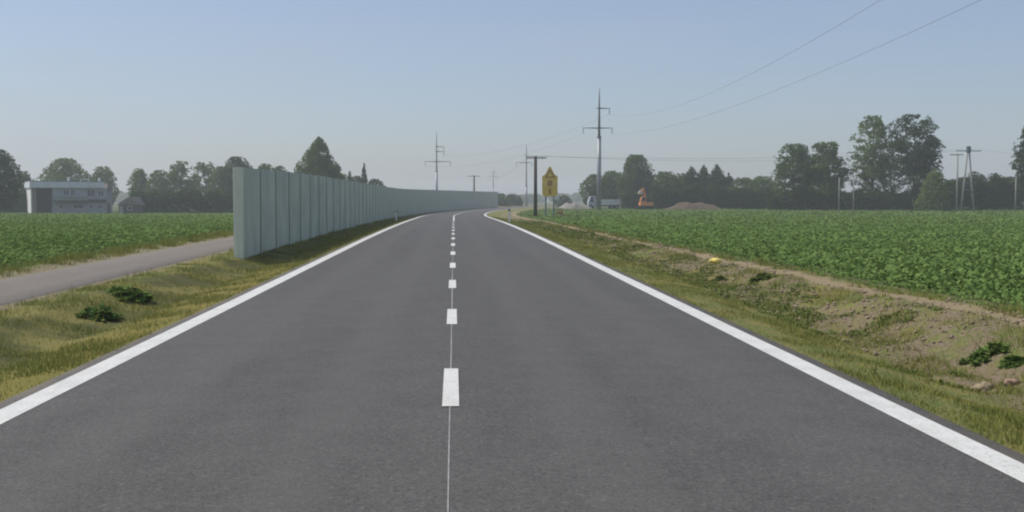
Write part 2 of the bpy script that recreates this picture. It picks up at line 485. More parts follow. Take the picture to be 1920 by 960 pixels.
# ------------------------------------------------------------------ haze
hz = MB().box(-1500, 1700, -160, 1560, -4, 25.5)
ht = bpy.data.materials.new("haze_air"); ht.use_nodes = True
ht.node_tree.nodes.remove(ht.node_tree.nodes["Principled BSDF"])
pv = ht.node_tree.nodes.new("ShaderNodeVolumePrincipled")
pv.inputs["Color"].default_value = (.92, .96, 1.0, 1); pv.inputs["Density"].default_value = HAZE; pv.inputs["Anisotropy"].default_value = .2
ht.node_tree.links.new(pv.outputs[0], ht.node_tree.nodes["Material Output"].inputs["Volume"])
tag(hz.build("haze", ht), kind='stuff')

# ------------------------------------------------------------------ stuff: grass, bank weeds, crops
def blades(n, t0, t1, Y0, Y1, h, w, seed, mask=None, name="verge_grass", mat=None, label=""):
    rng = np.random.default_rng(seed)
    Y = Y0 * (Y1 / Y0) ** rng.uniform(0, 1, n)
    t = rng.uniform(t0, t1, n)
    cl = vnoise(t * 2.1 + seed, Y * 1.6)
    keep = rng.uniform(0, 1, n) < np.clip((cl - .15) * 1.7, .12, 1)
    if mask is not None: keep &= mask(t, Y, rng)
    t, Y, cl = t[keep], Y[keep], cl[keep]; n = len(t)
    X = t + bend(Y); Z = gz_t(t, Y)
    k = np.clip(Y / 22, 1, 4)
    H = h * rng.uniform(.4, 1.3, n) * (.45 + cl) * (1 + .15 * (k - 1)); W = w * k * rng.uniform(.7, 1.4, n)
    th = rng.uniform(0, 2*np.pi, n); lean = rng.uniform(.2, 1.1, n) * H; la = rng.uniform(0, 2*np.pi, n)
    dx, dy = np.cos(th) * W, np.sin(th) * W
    v = np.stack([np.stack([X - dx, Y - dy, Z - .015], 1), np.stack([X + dx, Y + dy, Z - .015], 1),
                  np.stack([X + lean*np.cos(la), Y + lean*np.sin(la), Z + H], 1)], 1).reshape(-1, 3)
    o = np_mesh(name, v, np.arange(3*n).reshape(-1, 3), mat or M['grass'], attrs={"rnd": np.repeat(rng.uniform(0, 1, n), 3)})
    return tag(o, label, "grass", None, 'stuff')

blades(130000, -7.12, -3.86, 5.5, 120, .055, .006, 3, lambda t, Y, r: t > -6.88 - .22*r.uniform(0, 1, len(t))**2, "verge_grass", None,
       "short dry olive grass on the left verge between road and barrier")
blades(120000, 3.86, 6.1, 4.5, 120, .042, .006, 4, None, "verge_grass", None,
       "short patchy grass on the right verge below the soil bank")
blades(16000, -10.3, -9.25, 14, 60, .13, .008, 6, lambda t, Y, r: t < -9.35 - .25 * r.uniform(0, 1, len(t)), "verge_grass", None,
       "rough grass edge between the cycle path and the left field")

def clump_leaves(base, n, spread, h, size, rng):
    """n leaves rising from base (k,3) plants: verts of bent two-quad leaves"""
    k = len(base)
    B = np.repeat(base, n, 0); m = k * n
    az = rng.uniform(0, 2*np.pi, m); el = rng.uniform(.35, 1.35, m)
    sc = np.repeat(np.asarray(size) * np.ones(k), n) * rng.uniform(.6, 1.25, m)
    d = np.stack([np.cos(az)*np.cos(el), np.sin(az)*np.cos(el), np.sin(el)], 1)
    s = np.stack([-np.sin(az), np.cos(az), np.zeros(m)], 1)
    tw = rng.uniform(-.5, .5, (m, 1)); s = s + d[:, [2, 2, 2]] * tw * np.array([0, 0, 1.0])
    o = B + np.stack([rng.normal(0, 1, m) * np.repeat(np.asarray(spread) * np.ones(k), n),
                      rng.normal(0, 1, m) * np.repeat(np.asarray(spread) * np.ones(k), n), np.zeros(m)], 1)
    L = (sc * h)[:, None]; Wd = (sc * h * .30)[:, None]
    mid = o + d * L * .6
    d2 = d.copy(); d2[:, 2] -= .75; d2 /= np.linalg.norm(d2, axis=1)[:, None]
    tip = mid + d2 * L * .55
    v = np.stack([o - s*Wd*.25, o + s*Wd*.25, mid + s*Wd, mid - s*Wd, tip], 1).reshape(-1, 3)
    b = np.arange(m)[:, None] * 5
    tri = np.concatenate([b + np.array([[0, 1, 2]]), b + np.array([[0, 2, 3]]), b + np.array([[3, 2, 4]])], 0)
    return v, tri, np.repeat(rng.uniform(0, 1, m), 5)

def crop(side, seed, label):
    rng = np.random.default_rng(seed)
    V, FF, RR, off = [], [], [], 0
    for (Ya, Yb, step, scale, nl) in ((10, 26, .115, .95, 9), (26, 45, .15, 1.1, 8), (45, 80, .27, 1.6, 8), (80, 130, .6, 2.5, 7), (130, 240, 1.1, 3.6, 7)):
        t0 = 8.05 if side > 0 else 10.15
        tmax = Yb * (.66 if side > 0 else .60)
        if tmax < t0: continue
        tt = np.arange(t0, tmax, .42 if Ya < 45 else max(.24, step)); step = step * .62 if Ya < 45 else step; yy = np.arange(Ya, Yb, step)
        T, Y = np.meshgrid(tt, yy); T = T.ravel() + rng.normal(0, .07 * scale, T.size); Y = Y.ravel() + rng.uniform(-.5, .5, Y.size) * step
        lim = (.62 * Y if side > 0 else .56 * Y) + 3
        k = (T < lim) & (T > t0 - .08) & (rng.uniform(0, 1, T.size) > .06)
        if side > 0: k &= ~((Y > 170) & (T < 18 + 0 * Y) & (T > 40))
        T, Y = T[k], Y[k]
        t = T * side
        Z = gz_t(t, Y)
        g = .75 + .5 * vnoise(t * .22 + 5, Y * .22)
        g *= np.clip((T - t0 + .35) / 1.3, .38, 1)
        v, tr, rn = clump_leaves(np.stack([t + bend(Y), Y, Z], 1), nl, .04 * scale, .132, g * scale ** .8, rng)
        if scale > 1.3:                                       # far rows: keep the canopy at crop height
            zb = np.repeat(np.repeat(Z, nl), 5); v[:, 2] = zb + (v[:, 2] - zb) * (1.0 / scale ** .55)
        V.append(v); FF.append(tr + off); RR.append(rn); off += len(v)
    o = np_mesh("crop_plants", np.concatenate(V), np.concatenate(FF), M['crop'], attrs={"rnd": np.concatenate(RR)})
    print("crop faces", len(o.data.polygons))
    return tag(o, label, "crop", None, 'stuff')
crop(1, 21, "dense leafy green crop filling the wide field on the right")
crop(-1, 22, "dense leafy green crop filling the field on the left by the house")

blades(60000, 5.7, 7.35, 7, 110, .06, .006, 14, lambda t, Y, r: vnoise(t*1.1 + 2, Y*.5 + 7) + .4*(vnoise(t*4, Y*3.5) - .5) > .40, "verge_grass", None,
       "tufts of grass scattered over the soil bank on the right")
blades(9000, 7.7, 8.15, 9, 80, .10, .007, 15, None, "verge_grass", None, "thin weedy margin along the edge of the right crop")
for sd, a, b in ((41, -6.9, -4.05), (42, 4.05, 7.2)):
    blades(9000, a, b, 5, 60, .19, .0045, sd, lambda t, Y, r: vnoise(t*1.7 + 4, Y*1.1) > .52, "tall_grass", None,
           "thin taller dry grass stalks standing out of the " + ("left" if a < 0 else "right") + " verge")
# crumbs of dry earth on the bank and along the beige strip
rng = np.random.default_rng(77)
n = 5200
Y = 7 * (70 / 7) ** rng.uniform(0, 1, n); t = np.where(rng.uniform(0, 1, n) < .8, rng.uniform(5.4, 7.4, n), rng.uniform(7.3, 8.1, n))
k = vnoise(t*1.3 + 11, Y*.8) > .35; t, Y = t[k], Y[k]; n = len(t)
r_ = rng.uniform(.010, .034, n) * rng.choice([.7, 1, 1, 1.7], n) * np.clip(Y/25, 1, 2)
oct_v = np.array([(1, 0, 0), (0, 1, 0), (-1, 0, 0), (0, -1, 0), (0, 0, .8), (0, 0, -.5)])
oct_f = np.array([(0, 1, 4), (1, 2, 4), (2, 3, 4), (3, 0, 4), (1, 0, 5), (2, 1, 5), (3, 2, 5), (0, 3, 5)])
a_ = rng.uniform(0, 6.28, n); base = oct_v[None] * rng.uniform(.6, 1.3, (n, 6, 1)) * r_[:, None, None]
vx = base[:, :, 0]*np.cos(a_)[:, None] - base[:, :, 1]*np.sin(a_)[:, None]; vy = base[:, :, 0]*np.sin(a_)[:, None] + base[:, :, 1]*np.cos(a_)[:, None]
vv = np.stack([vx + (t + bend(Y))[:, None], vy + Y[:, None], base[:, :, 2] + gz_t(t, Y)[:, None] + .003], 2).reshape(-1, 3)
tag(np_mesh("soil_crumbs", vv, (oct_f[None] + (np.arange(n)*6)[:, None, None]).reshape(-1, 3), simple("earth_crumb", (.30, .235, .16), (.19, .145, .10), 3, .95)),
    "loose crumbs of dry earth strewn over the right bank", "earth crumbs", None, 'stuff')
# low weeds over the right bank, in patches
rng = np.random.default_rng(31)
n = 12000
Y = 8 * (95 / 8) ** rng.uniform(0, 1, n); t = rng.uniform(5.3, 7.25, n)
pat = vnoise(t * .9 + 2, Y * .42 + 7) + .35 * (vnoise(t * 3, Y * 2.5) - .5)
k = pat > .56
t, Y = t[k], Y[k]
v, tr, rn = clump_leaves(np.stack([t + bend(Y), Y, gz_t(t, Y)], 1), 5, .05, .055, rng.uniform(.5, 1.3, len(t)) * np.clip(Y / 30, 1, 2), rng)
tag(np_mesh("bank_weeds", v, tr, M['bankweed'], attrs={"rnd": rn}), "low green weeds scattered over the bare soil bank on the right", "weeds", None, 'stuff')

# ------------------------------------------------------------------ weed clumps, clods, bag
def weed(px, py, Y, size, nl, label, mat='weed'):
    p = foot(px, Y)
    rng = np.random.default_rng(int(px))
    base = np.stack([rng.normal(0, .38 * size, 16), rng.normal(0, .38 * size, 16), np.zeros(16)], 1)
    for b in base: b[2] = gz(p.x + b[0], p.y + b[1]) - p.z - .01
    base = np.repeat(base, 5, 0) + rng.normal(0, .09*size, (80, 3))*np.array([1, 1, 0])
    base[:, 2] += .42*size*np.exp(-((base[:, 0]**2 + base[:, 1]**2)/(.42*size)**2))*rng.uniform(.3, 1, len(base))
    v, tr, rn = clump_leaves(base, nl, .06 * size, .30, size*rng.uniform(.5, 1.2, 80), rng)
    o = np_mesh("weed_clump", v, tr, M[mat], attrs={"rnd": rn}); o.location = p
    tag(o, label, "weed", "weed clumps on the verges")
weed(243, 552, 20.2, .46, 12, "larger dark green weed clump on the left verge below the cycle path")
weed(185, 585, 17.8, .38, 10, "smaller dark green weed clump on the left verge nearer the camera")
weed(1858, 640, 13.2, .26, 10, "bright green weed clump on the soil bank just above the pale clod")
weed(1908, 655, 12.6, .20, 12, "flat green weed clump on the soil bank cut by the picture's right edge")
weed(1430, 522, 24.0, .32, 9, "dark weed clump on the bank below the yellow bag, wider of two close together", 'bankweed')
weed(1350, 512, 26.5, .24, 8, "small weed clump on the far bare bank directly below the yellow bag", 'bankweed')

def lump(name, p, r, seed, mat, label, cat, squash=.7, group=None, sub=3):
    import bmesh
    bm = bmesh.new(); bmesh.ops.create_icosphere(bm, subdivisions=sub, radius=1)
    rs = np.random.default_rng(seed); o = rs.uniform(0, 9, 3)
    for v_ in bm.verts:
        c = v_.co
        k = 1 + .8 * (float(vnoise(np.array(c.x*1.6 + o[0] + c.z), np.array(c.y*1.6 + o[1]))) - .5) + .45 * (float(vnoise(np.array(c.x*5 + o[2]), np.array(c.y*5 + c.z*4))) - .5)
        v_.co = Vector((c.x * r[0], c.y * r[1], c.z * r[2])) * k
    me = bpy.data.meshes.new(name); bm.to_mesh(me); bm.free(); me.shade_smooth(); me.materials.append(mat)
    ob = bpy.data.objects.new(name, me); COL.objects.link(ob); ob.location = p
    return tag(ob, label, cat, group)
M['clod'] = simple("dry_clod", (.34, .27, .17), (.24, .185, .115), 9, .95, bump=.8)
M['clod_red'] = simple("reddish_clod", (.33, .22, .16), (.24, .16, .115), 9, .95, bump=.8)
lump("soil_clod", foot(1851, 11.9) + Vector((0, 0, .02)), (.11, .09, .065), 1, M['clod'], "pale beige clod of dry soil on the right bank below the green weed clump", "clod", group="clods on the bank")
lump("soil_clod", foot(1906, 11.8) + Vector((0, 0, .015)), (.08, .06, .05), 2, M['clod_red'], "small reddish clod of soil by the picture's right edge", "clod", group="clods on the bank")
M['bag'] = simple("yellow_plastic", (.75, .60, .12), (.60, .50, .16), 12, .4)
lump("plastic_bag", foot(1345, 30.5) + Vector((0, 0, .07)), (.16, .12, .08), 4, M['bag'], "small crumpled yellow plastic bag on the beige strip beside the crop", "litter")

# ------------------------------------------------------------------ noise barrier
root = empty("noise_barrier", (-6.05, 31.7, gz(-6.05, 31.7)), "long grey-green ribbed noise barrier along the left side of the road", "noise barrier")
rl = root.location
top_f = hermite([30, 45, 65, 100, 130, 160, 200, 250, 320, 360], [2.63, 2.78, 2.83, 2.86, 2.98, 3.15, 3.4, 3.6, 3.8, 3.8])
def panel_mesh():
    """unit panel: 3 m long in +Y, 1 m tall (scaled), 0.1 m thick, vertical trapezoid ribs on both faces, cap rail"""
    m = MB(); nr = 12; prof = []
    for i in range(nr):
        a = 2.84 * i / nr; w = 2.84 / nr
        prof += [(a, 0), (a + w*.42, 0), (a + w*.54, .035), (a + w*.88, .035)]
    prof += [(2.84, 0)]
    out = [(.05 + d, y) for y, d in prof]; inn = [(-.05 - d, y) for y, d in reversed(prof)]
    m.prism(out + inn, 'z', 0, 1)
    return m
pm = None; pom = None
nP = 88; Yc = 32.0
stations = [32.0 + 3.0 * k for k in range(nP + 1)]
for k, Yk in enumerate(stations):
    X = float(-6.05 + bend(Yk)); zg = float(zr(Yk)) - .14
    zt = float(top_f(Yk + 1.5))
    if k < nP:
        X2 = float(-6.05 + bend(Yk + 3)); ang = -math.atan2(X2 - X, 3.0)
        if pm is None:
            o = panel_mesh().build("panel", M['barrier'], root); pm = o.data
        else:
            o = bpy.data.objects.new("panel", pm); COL.objects.link(o); o.parent = root
        o.location = Vector((X + .08 * (X2 - X) / 3, Yk + .08, zg)) - rl
        o.rotation_euler = (0, 0, ang); o.scale = (1, math.hypot(3, X2 - X) / 3, zt - zg)
    if k > 0:
        if pom is None:
            m = MB(); m.box(-.09, .09, -.06, -.04, 0, 1); m.box(-.09, .09, .04, .06, 0, 1); m.box(-.012, .012, -.041, .041, 0, 1)
            m.box(.09, .11, -.06, .06, 0, 1)
            o = m.build("post", M['barrier_post'], root); pom = o.data
        else:
            o = bpy.data.objects.new("post", pom); COL.objects.link(o); o.parent = root
        o.location = Vector((X, Yk, zg - .05)) - rl
        o.rotation_euler = (0, 0, ang); o.scale = (1, 1, float(top_f(Yk)) - zg + .07)
e = MB().box(-.13, .13, -.10, .07, 0, 2.63 - gz(-6.05, 31.9) + .18)
e.build("end_post", M['barrier_end'], root, bevel=.012, loc=Vector((-6.05, 31.9, gz(-6.05, 31.9) - .15)) - rl)

# ------------------------------------------------------------------ marker posts
def marker(px, Y, h, label, dx=0):
    p = foot(px, Y)
    r = empty("marker_post", p, label, "marker post", "white marker posts along the road")
    body = [(-.08, -.06), (.08, -.06), (.04, .07), (-.04, .07)]
    MB().prism(body, 'z', -.1, h * .80).build("shaft", M['white'], r)
    MB().prism([(x*1.01, y*1.01) for x, y in body], 'z', h * .80, h * .93).build("black_band", M['black'], r)
    MB().box(-.03, .03, -.068, -.0615, h * .82, h * .91).build("reflector", M['red'] if px > 851 else M['white'], r)
    MB().prism(body, 'z', h * .93, h).build("cap", M['white'], r)
marker(743, 97, 1.0, "white marker post on the left verge in front of the noise barrier")
marker(955, 84, 1.05, "white marker post on the right verge where the road bends")

# ------------------------------------------------------------------ house and shed on the left
M['plaster'] = simple("grey_plaster", (.40, .41, .42), (.34, .35, .36), 1.5, .9)
M['plaster_blue'] = simple("pale_blue_plaster", (.43, .47, .53), (.38, .42, .48), 1.5, .9)
M['plaster_white'] = simple("white_plaster", (.80, .78, .75), (.72, .70, .67), 1.5, .9)
M['plaster_dark'] = simple("dark_wall", (.06, .065, .07), (.045, .05, .055), 1.5, .9)
M['fascia'] = simple("pale_fascia", (.66, .68, .69), (.58, .60, .61), .8, .7)
M['glass'] = simple("window_glass", (.05, .065, .09), (.035, .045, .07), 2, .15, 0, .5)
M['roof_tile'] = simple("faded_roof", (.27, .22, .195), (.20, .165, .145), 3, .9)
M['balcony'] = simple("balcony_panel", (.25, .28, .26), (.20, .23, .215), 2, .8)
HY = 225.0; pxm = HY / F
A = foot(60, HY); hb = empty("house", A, "flat roofed two storey house with pale roof edge beyond the left crop field", "house", rz=math.radians(26))
W = 148 * pxm; zt = ztop(52, 340, HY) - A.z
def hx(px): return (px - 60) * pxm * .955
def hzz(py): return ztop(100, py, HY) - A.z
f1 = hzz(377)
MB().box(hx(97), hx(198), 0, 9, -.3, hzz(352) - .003).build("wall", M['plaster'], hb)
MB().box(hx(98), hx(159), -.12, -.003, hzz(374), hzz(353)).build("upper_wall", M['plaster_blue'], hb)
MB().box(hx(68) + .003, hx(97) - .003, 2.4, 8.9, -.3, hzz(352) - .003).build("recessed_wall", M['plaster_dark'], hb)
MB().box(-.22, 0, 0, 9.3, -.3, hzz(352) - .005).build("end_wall", M['plaster_white'], hb)
MB().box(.003, hx(68), .1, 1.3, -.3, hzz(352) - .005).build("pier", M['roof_tile'], hb)
rf = MB().box(-.45, hx(192), -1.0, 9.5, hzz(352), hzz(341)).build("roof", M['fascia'], hb)
MB().box(-.3, hx(190), -.7, 9.1, hzz(341) + .003, hzz(339)).build("roof_cap", M['steel_dark'], rf)
for cx, cy_, hh in ((131, 3, 331), (192, 5, 332)):
    MB().box(hx(cx - 2), hx(cx + 2), cy_, cy_ + .5, hzz(342), hzz(hh)).build("chimney", M['plaster_white'], rf)
MB().box(hx(99), hx(160), -1.3, -.125, hzz(379), hzz(376)).build("balcony_slab", M['plaster_dark'], hb)
MB().box(hx(99), hx(160), -1.34, -1.28, hzz(376) + .003, hzz(368)).build("balcony_front", M['balcony'], hb)
MB().box(hx(161), hx(196), -.5, -.003, hzz(379), hzz(374)).build("ledge", M['plaster_dark'], hb)
def window(x0, x1, y1, y0, d):
    w = MB(); a, b, c, e_ = hx(x0), hx(x1), hzz(y1), hzz(y0); q = .09
    w.box(a, b, -d - .06, -d, c, c + q).box(a, b, -d - .06, -d, e_ - q, e_).box(a, a + q, -d - .06, -d, c + q, e_ - q).box(b - q, b, -d - .06, -d, c + q, e_ - q)
    w.box((a + b)/2 - .04, (a + b)/2 + .04, -d - .055, -d - .004, c + q, e_ - q)
    fr = w.build("window", M['fascia'], hb)
    MB().box(a + q, b - q, -d - .03, -d - .002, c + q, e_ - q).build("pane", M['glass'], fr)
window(116, 127, 367, 355, .123); window(130, 139, 367, 355, .123); window(159.5, 175, 368, 355, .003); window(180, 192, 368, 357, .003)
for x0, x1 in ((107, 116), (134, 153), (163, 171), (178, 188)): window(x0, x1, 392, 383, .003)
dr = MB().box(hx(199), hx(204), 1, 1.1, -.2, hzz(381)).build("door", M['plaster_dark'], hb)
MB().box(hx(198) + .003, hx(209), 1.2, 7, -.2, hzz(357)).build("side_wing", M['plaster'], hb)
MB().prism([(hx(196) + .3, hzz(357) + .003), (hx(211), hzz(357) + .003), (hx(209), hzz(348)), (hx(200), hzz(343))], 'y', .8, 7.4).build("wing_roof", M['roof_tile'], hb)

SY = 205.0
B = foot(222, SY); sh = empty("shed", B, "small shed with a faded sloping roof between the house and the hedge", "shed")
q = SY / F
zr_ = lambda py: ztop(235, py, SY) - B.z
MB().box(0, 33*q, 0, 4, -.2, zr_(384)).build("wall", simple("shed_boards", (.17, .145, .13), (.12, .105, .095), 3, .9), sh)
MB().prism([(-.3, zr_(384) + .003), (33*q + .3, zr_(384) + .003), (26*q, zr_(369)), (20*q, zr_(369))], 'y', -.4, 4.4).build("roof", M['roof_tile'], sh)
d_ = MB().box(2*q, 8*q, -.06, -.003, -.1, zr_(386)).build("door", M['plaster'], sh)
MB().box(7*q, 7.5*q, -.1, -.062, .75, .87).build("handle", M['steel_dark'], d_)
w_ = MB().box(16*q, 25*q, -.05, -.003, zr_(394), zr_(387)).build("window", M['fascia'], sh)
MB().box(17*q, 24*q, -.07, -.052, zr_(393), zr_(388)).build("pane", M['glass'], w_)

# ------------------------------------------------------------------ trees
def trunk_mesh(h, r, rng, targets, lean=.03):
    m = MB(); k = 6; pts = []; rad = []
    ox, oy = rng.uniform(-lean, lean, 2) * h
    for i in range(k + 1):
        u = i / k
        pts.append((ox*u*u + rng.normal(0, .012*h)*(0 < i), oy*u*u + rng.normal(0, .012*h)*(0 < i), -.3 + (h*.86 + .3)*u)); rad.append(r * (1 - .86*u) * (1.35 if i == 0 else 1))
    m.tube(pts, rad, 7)
    for tg in targets:
        z0 = max(.16*h, tg[2] - abs(np.hypot(tg[0], tg[1])) * rng.uniform(.5, 1.1) - .03*h)
        u = min(.95, (z0 + .3) / (h*.86 + .3)); i = min(k - 1, int(u*k)); w = u*k - i
        b = Vector(pts[i]).lerp(Vector(pts[i+1]), w); e2 = Vector(tg)
        mid = b.lerp(e2, .5) + Vector((0, 0, .02*h))
        rr = r * (1 - .86*u) * .5
        m.tube([b, mid, e2], [rr, rr*.6, rr*.15], 5)
    return m

def vnoise3(p):
    k = np.floor(p[:, 2]); w = p[:, 2] - k; w = w*w*(3 - 2*w)
    a = vnoise(p[:, 0] + k*37.3, p[:, 1] + k*17.7); b = vnoise(p[:, 0] + (k + 1)*37.3, p[:, 1] + (k + 1)*17.7)
    return a*(1 - w) + b*w

PROFILE = {'round': lambda u: np.sin(np.pi*(.10 + .86*u))**.55, 'open': lambda u: np.sin(np.pi*(.13 + .80*u))**.6,
           'spire': lambda u: (1 - u)**.72*np.minimum(1, .62 + 2.6*u), 'cone': lambda u: (1 - u)**.8*np.minimum(1, .7 + 2.5*u),
           'bush': lambda u: np.sqrt(np.clip(1 - u*u*.98, 0, 1))}
CROWN0 = {'round': .07, 'open': .13, 'spire': .06, 'cone': .04, 'bush': .0}
GAP = {'round': .36, 'open': .475, 'spire': .31, 'cone': .33, 'bush': .33}

def crown_points(kind, w, h, n, rng, airy=0.):
    """leaf positions: a crown envelope with a ragged outline, broken into clumps and gaps"""
    off = rng.uniform(0, 50, 3); c0 = CROWN0[kind]*h
    u = rng.uniform(0, 1, n*2); pr = PROFILE[kind](u)
    k = rng.uniform(0, 1, n*2) < pr**1.5; u, pr = u[k][:n], pr[k][:n]; m = len(u)
    th = rng.uniform(0, 2*np.pi, m)
    side = np.stack([np.cos(th)*1.5 + off[0], np.sin(th)*1.5 + off[1], u*h/w*3.2 + off[2]], 1)
    rag = 1 + (.8 if kind in ('open', 'spire') else .62)*(vnoise3(side) - .55) + .45*(vnoise3(side*2.9) - .5)
    r = w/2*pr*rag*rng.uniform(0, 1, m)**.45
    p = np.stack([r*np.cos(th), r*np.sin(th), c0 + (h - c0)*u], 1)
    sc = max(.9, .17*w)
    q = p/np.array([sc, sc, sc*(.52 if kind == 'open' else .75)]) + off
    nz = .68*vnoise3(q) + .32*vnoise3(q*2.3)
    return p[nz > GAP[kind] + airy]

N_TREE = [0]
def tree(px, w_px, top, Y, kind, mat, label, group, name="tree", cat="tree", dens=1.0, leaf=1.0):
    N_TREE[0] += 1
    rng = np.random.default_rng(100 + N_TREE[0])
    p = foot(px, Y); h = ztop(px, top, Y) - p.z; w = w_px * Y / F
    root = empty(name, p, label, cat, group)
    r0 = max(.09, .022*h)
    sz = .215 * leaf * max(.7, Y / 210)
    C = crown_points(kind, w, h, int(4.2 * dens * w * h * .75 / (sz*sz*.62)), rng, {'f_light': .03}.get(mat, 0) if kind == 'open' else 0)
    C[:, 2] = np.clip(C[:, 2], .08, None)
    tg = [tuple(C[i]*np.array([.8, .8, 1])) for i in rng.integers(0, len(C), 60) if np.hypot(C[i, 0], C[i, 1]) > .16*w][:12]
    if kind != 'bush':
        trunk_mesh(h, r0, rng, tg).build("trunk", M['bark'], root, smooth=True)
    else:
        m = MB()
        for s_ in range(4):
            a = rng.uniform(0, 6.28); m.tube([(0.1*math.cos(a), .1*math.sin(a), -.2), (w*.12*math.cos(a), w*.12*math.sin(a), h*.3), (w*.2*math.cos(a), w*.2*math.sin(a), h*.62)], [.07, .05, .02], 5)
        m.build("stem", M['bark'], root)
    v, f, rn = leaf_quads(C, sz, rng, up=.35)
    np_mesh("crown", v, f, M[mat], root, attrs={"rnd": rn})
    return root

G1, G2, G3, G4 = "trees around the house on the left", "trees behind the noise barrier", "trees along the far right edge of the field", "bushes at the bend"
# left
tree(-4, 80, 281, 200, 'round', 'f_dark', "tall dark tree cut by the left edge of the picture", G1)
tree(44, 42, 321, 245, 'round', 'f_mid', "dark low tree behind the left end of the house roof", G1)
tree(122, 92, 297, 275, 'round', 'f_light', "broad rounded tree rising behind the middle of the flat roof", G1)
tree(193, 50, 312, 280, 'round', 'f_light', "smaller pale tree behind the right end of the flat roof", G1)
tree(262, 40, 316, 270, 'round', 'f_light', "narrow pale tree right of the gap beside the house", G1)
tree(300, 52, 319, 262, 'round', 'f_light', "green tree behind the shed side of the hedge", G1)
tree(340, 54, 303, 268, 'open', 'f_light', "taller loose tree above the middle of the hedge", G1, dens=1.5)
tree(385, 50, 304, 275, 'open', 'f_light', "pale loose tree above the right part of the hedge", G1, dens=1.5)
tree(415, 42, 312, 262, 'round', 'f_light', "green tree just left of the noise barrier end", G1)
tree(446, 62, 294, 255, 'round', 'f_dark', "rounded dark tree peeking over the near end of the noise barrier", G2)
tree(498, 46, 307, 265, 'round', 'f_mid', "low tree top just over the second barrier panels", G2)
tree(524, 40, 311, 270, 'round', 'f_mid', "low tree top left of the pointed tree behind the barrier", G2)
tree(600, 150, 255, 210, 'spire', 'f_mid', "tall pointed tree standing alone above the noise barrier", G2, dens=1.3)
tree(630, 40, 318, 215, 'round', 'f_dark', "dark low tree at the right foot of the pointed tree", G2)
tree(656, 26, 318, 240, 'cone', 'f_conifer', "shorter narrow conifer tip above the barrier", G2, "conifer", leaf=.8)
tree(683, 28, 303, 240, 'cone', 'f_conifer', "taller narrow conifer tip above the barrier", G2, "conifer", leaf=.8)
tree(665, 60, 330, 250, 'round', 'f_dark', "dark tree top around the two conifer tips behind the barrier", G2)
tree(704, 44, 336, 255, 'round', 'f_dark', "last dark tree top before the barrier bends away", G2)
# bend
tree(935, 44, 362, 330, 'bush', 'f_mid', "low green bush at the end of the barrier in the bend", G4, "bush", "bush")
tree(962, 44, 364, 345, 'bush', 'f_dark', "darker bush beside the thin far pylon in the bend", G4, "bush", "bush")
tree(1058, 34, 366, 330, 'bush', 'f_dark', "low dark bush right of the yellow sign far behind", G4, "bush", "bush")
# right
tree(1113, 48, 327, 270, 'round', 'f_mid', "low tree behind the lorry cab left of the big pylon", G3)
tree(1146, 64, 321, 275, 'round', 'f_mid', "low broad tree behind the lorry right of the big pylon", G3)
tree(1192, 66, 290, 265, 'round', 'f_mid', "rounded tall tree above the orange excavator", G3, dens=1.3)
tree(1247, 78, 322, 262, 'round', 'f_mid', "low green tree just right of the excavator", G3)
tree(1280, 54, 325, 266, 'round', 'f_mid', "low green tree behind the left half of the soil heap", G3)
tree(1296, 66, 311, 258, 'spire', 'f_conifer', "conifer leftmost of the three pointed ones behind the soil heap", G3, "conifer", leaf=.9)
tree(1319, 66, 309, 258, 'spire', 'f_conifer', "conifer in the middle of the three pointed ones behind the soil heap", G3, "conifer", leaf=.9)
tree(1343, 66, 306, 256, 'spire', 'f_conifer', "tallest conifer rightmost of the three pointed ones behind the soil heap", G3, "conifer", leaf=.9)
tree(1366, 52, 323, 255, 'spire', 'f_conifer', "shorter conifer right of the three pointed ones", G3, "conifer", leaf=.9)
tree(1394, 62, 333, 250, 'round', 'f_mid', "low tree just right of the conifers", G3)
tree(1428, 64, 330, 246, 'round', 'f_mid', "low tree next left of the wide spreading pair", G3)
tree(1489, 80, 269, 216, 'open', 'f_mid', "wide loose tree left of the spreading pair with a branch reaching left", G3, dens=1.25)
tree(1545, 88, 266, 214, 'open', 'f_mid', "wide loose tree right of the spreading pair", G3, dens=1.6)
tree(1634, 84, 217, 212, 'open', 'f_light', "tall airy paler tree with sky showing through its crown", G3, dens=1.2)
tree(1712, 118, 215, 205, 'open', 'f_dark', "tallest broad dark tree with layered branches", G3, dens=1.3)
tree(1752, 66, 318, 196, 'bush', 'f_light', "yellowish green bushy tree at the foot of the tallest dark tree", G3, "bush", "bush")
tree(1794, 58, 333, 225, 'round', 'f_dark', "low dark tree behind the leaning electricity pole", G3)
tree(1840, 58, 325, 225, 'spire', 'f_conifer', "dark conifer just right of the leaning electricity pole", G3, "conifer")
tree(1866, 58, 323, 222, 'spire', 'f_conifer', "dark conifer second right of the leaning electricity pole", G3, "conifer")
tree(1892, 56, 331, 220, 'round', 'f_dark', "low dark tree behind the thin concrete post at the right", G3)
tree(1928, 54, 230, 200, 'open', 'f_dark', "tall dark tree cut by the right edge of the picture", G3, dens=1.4)

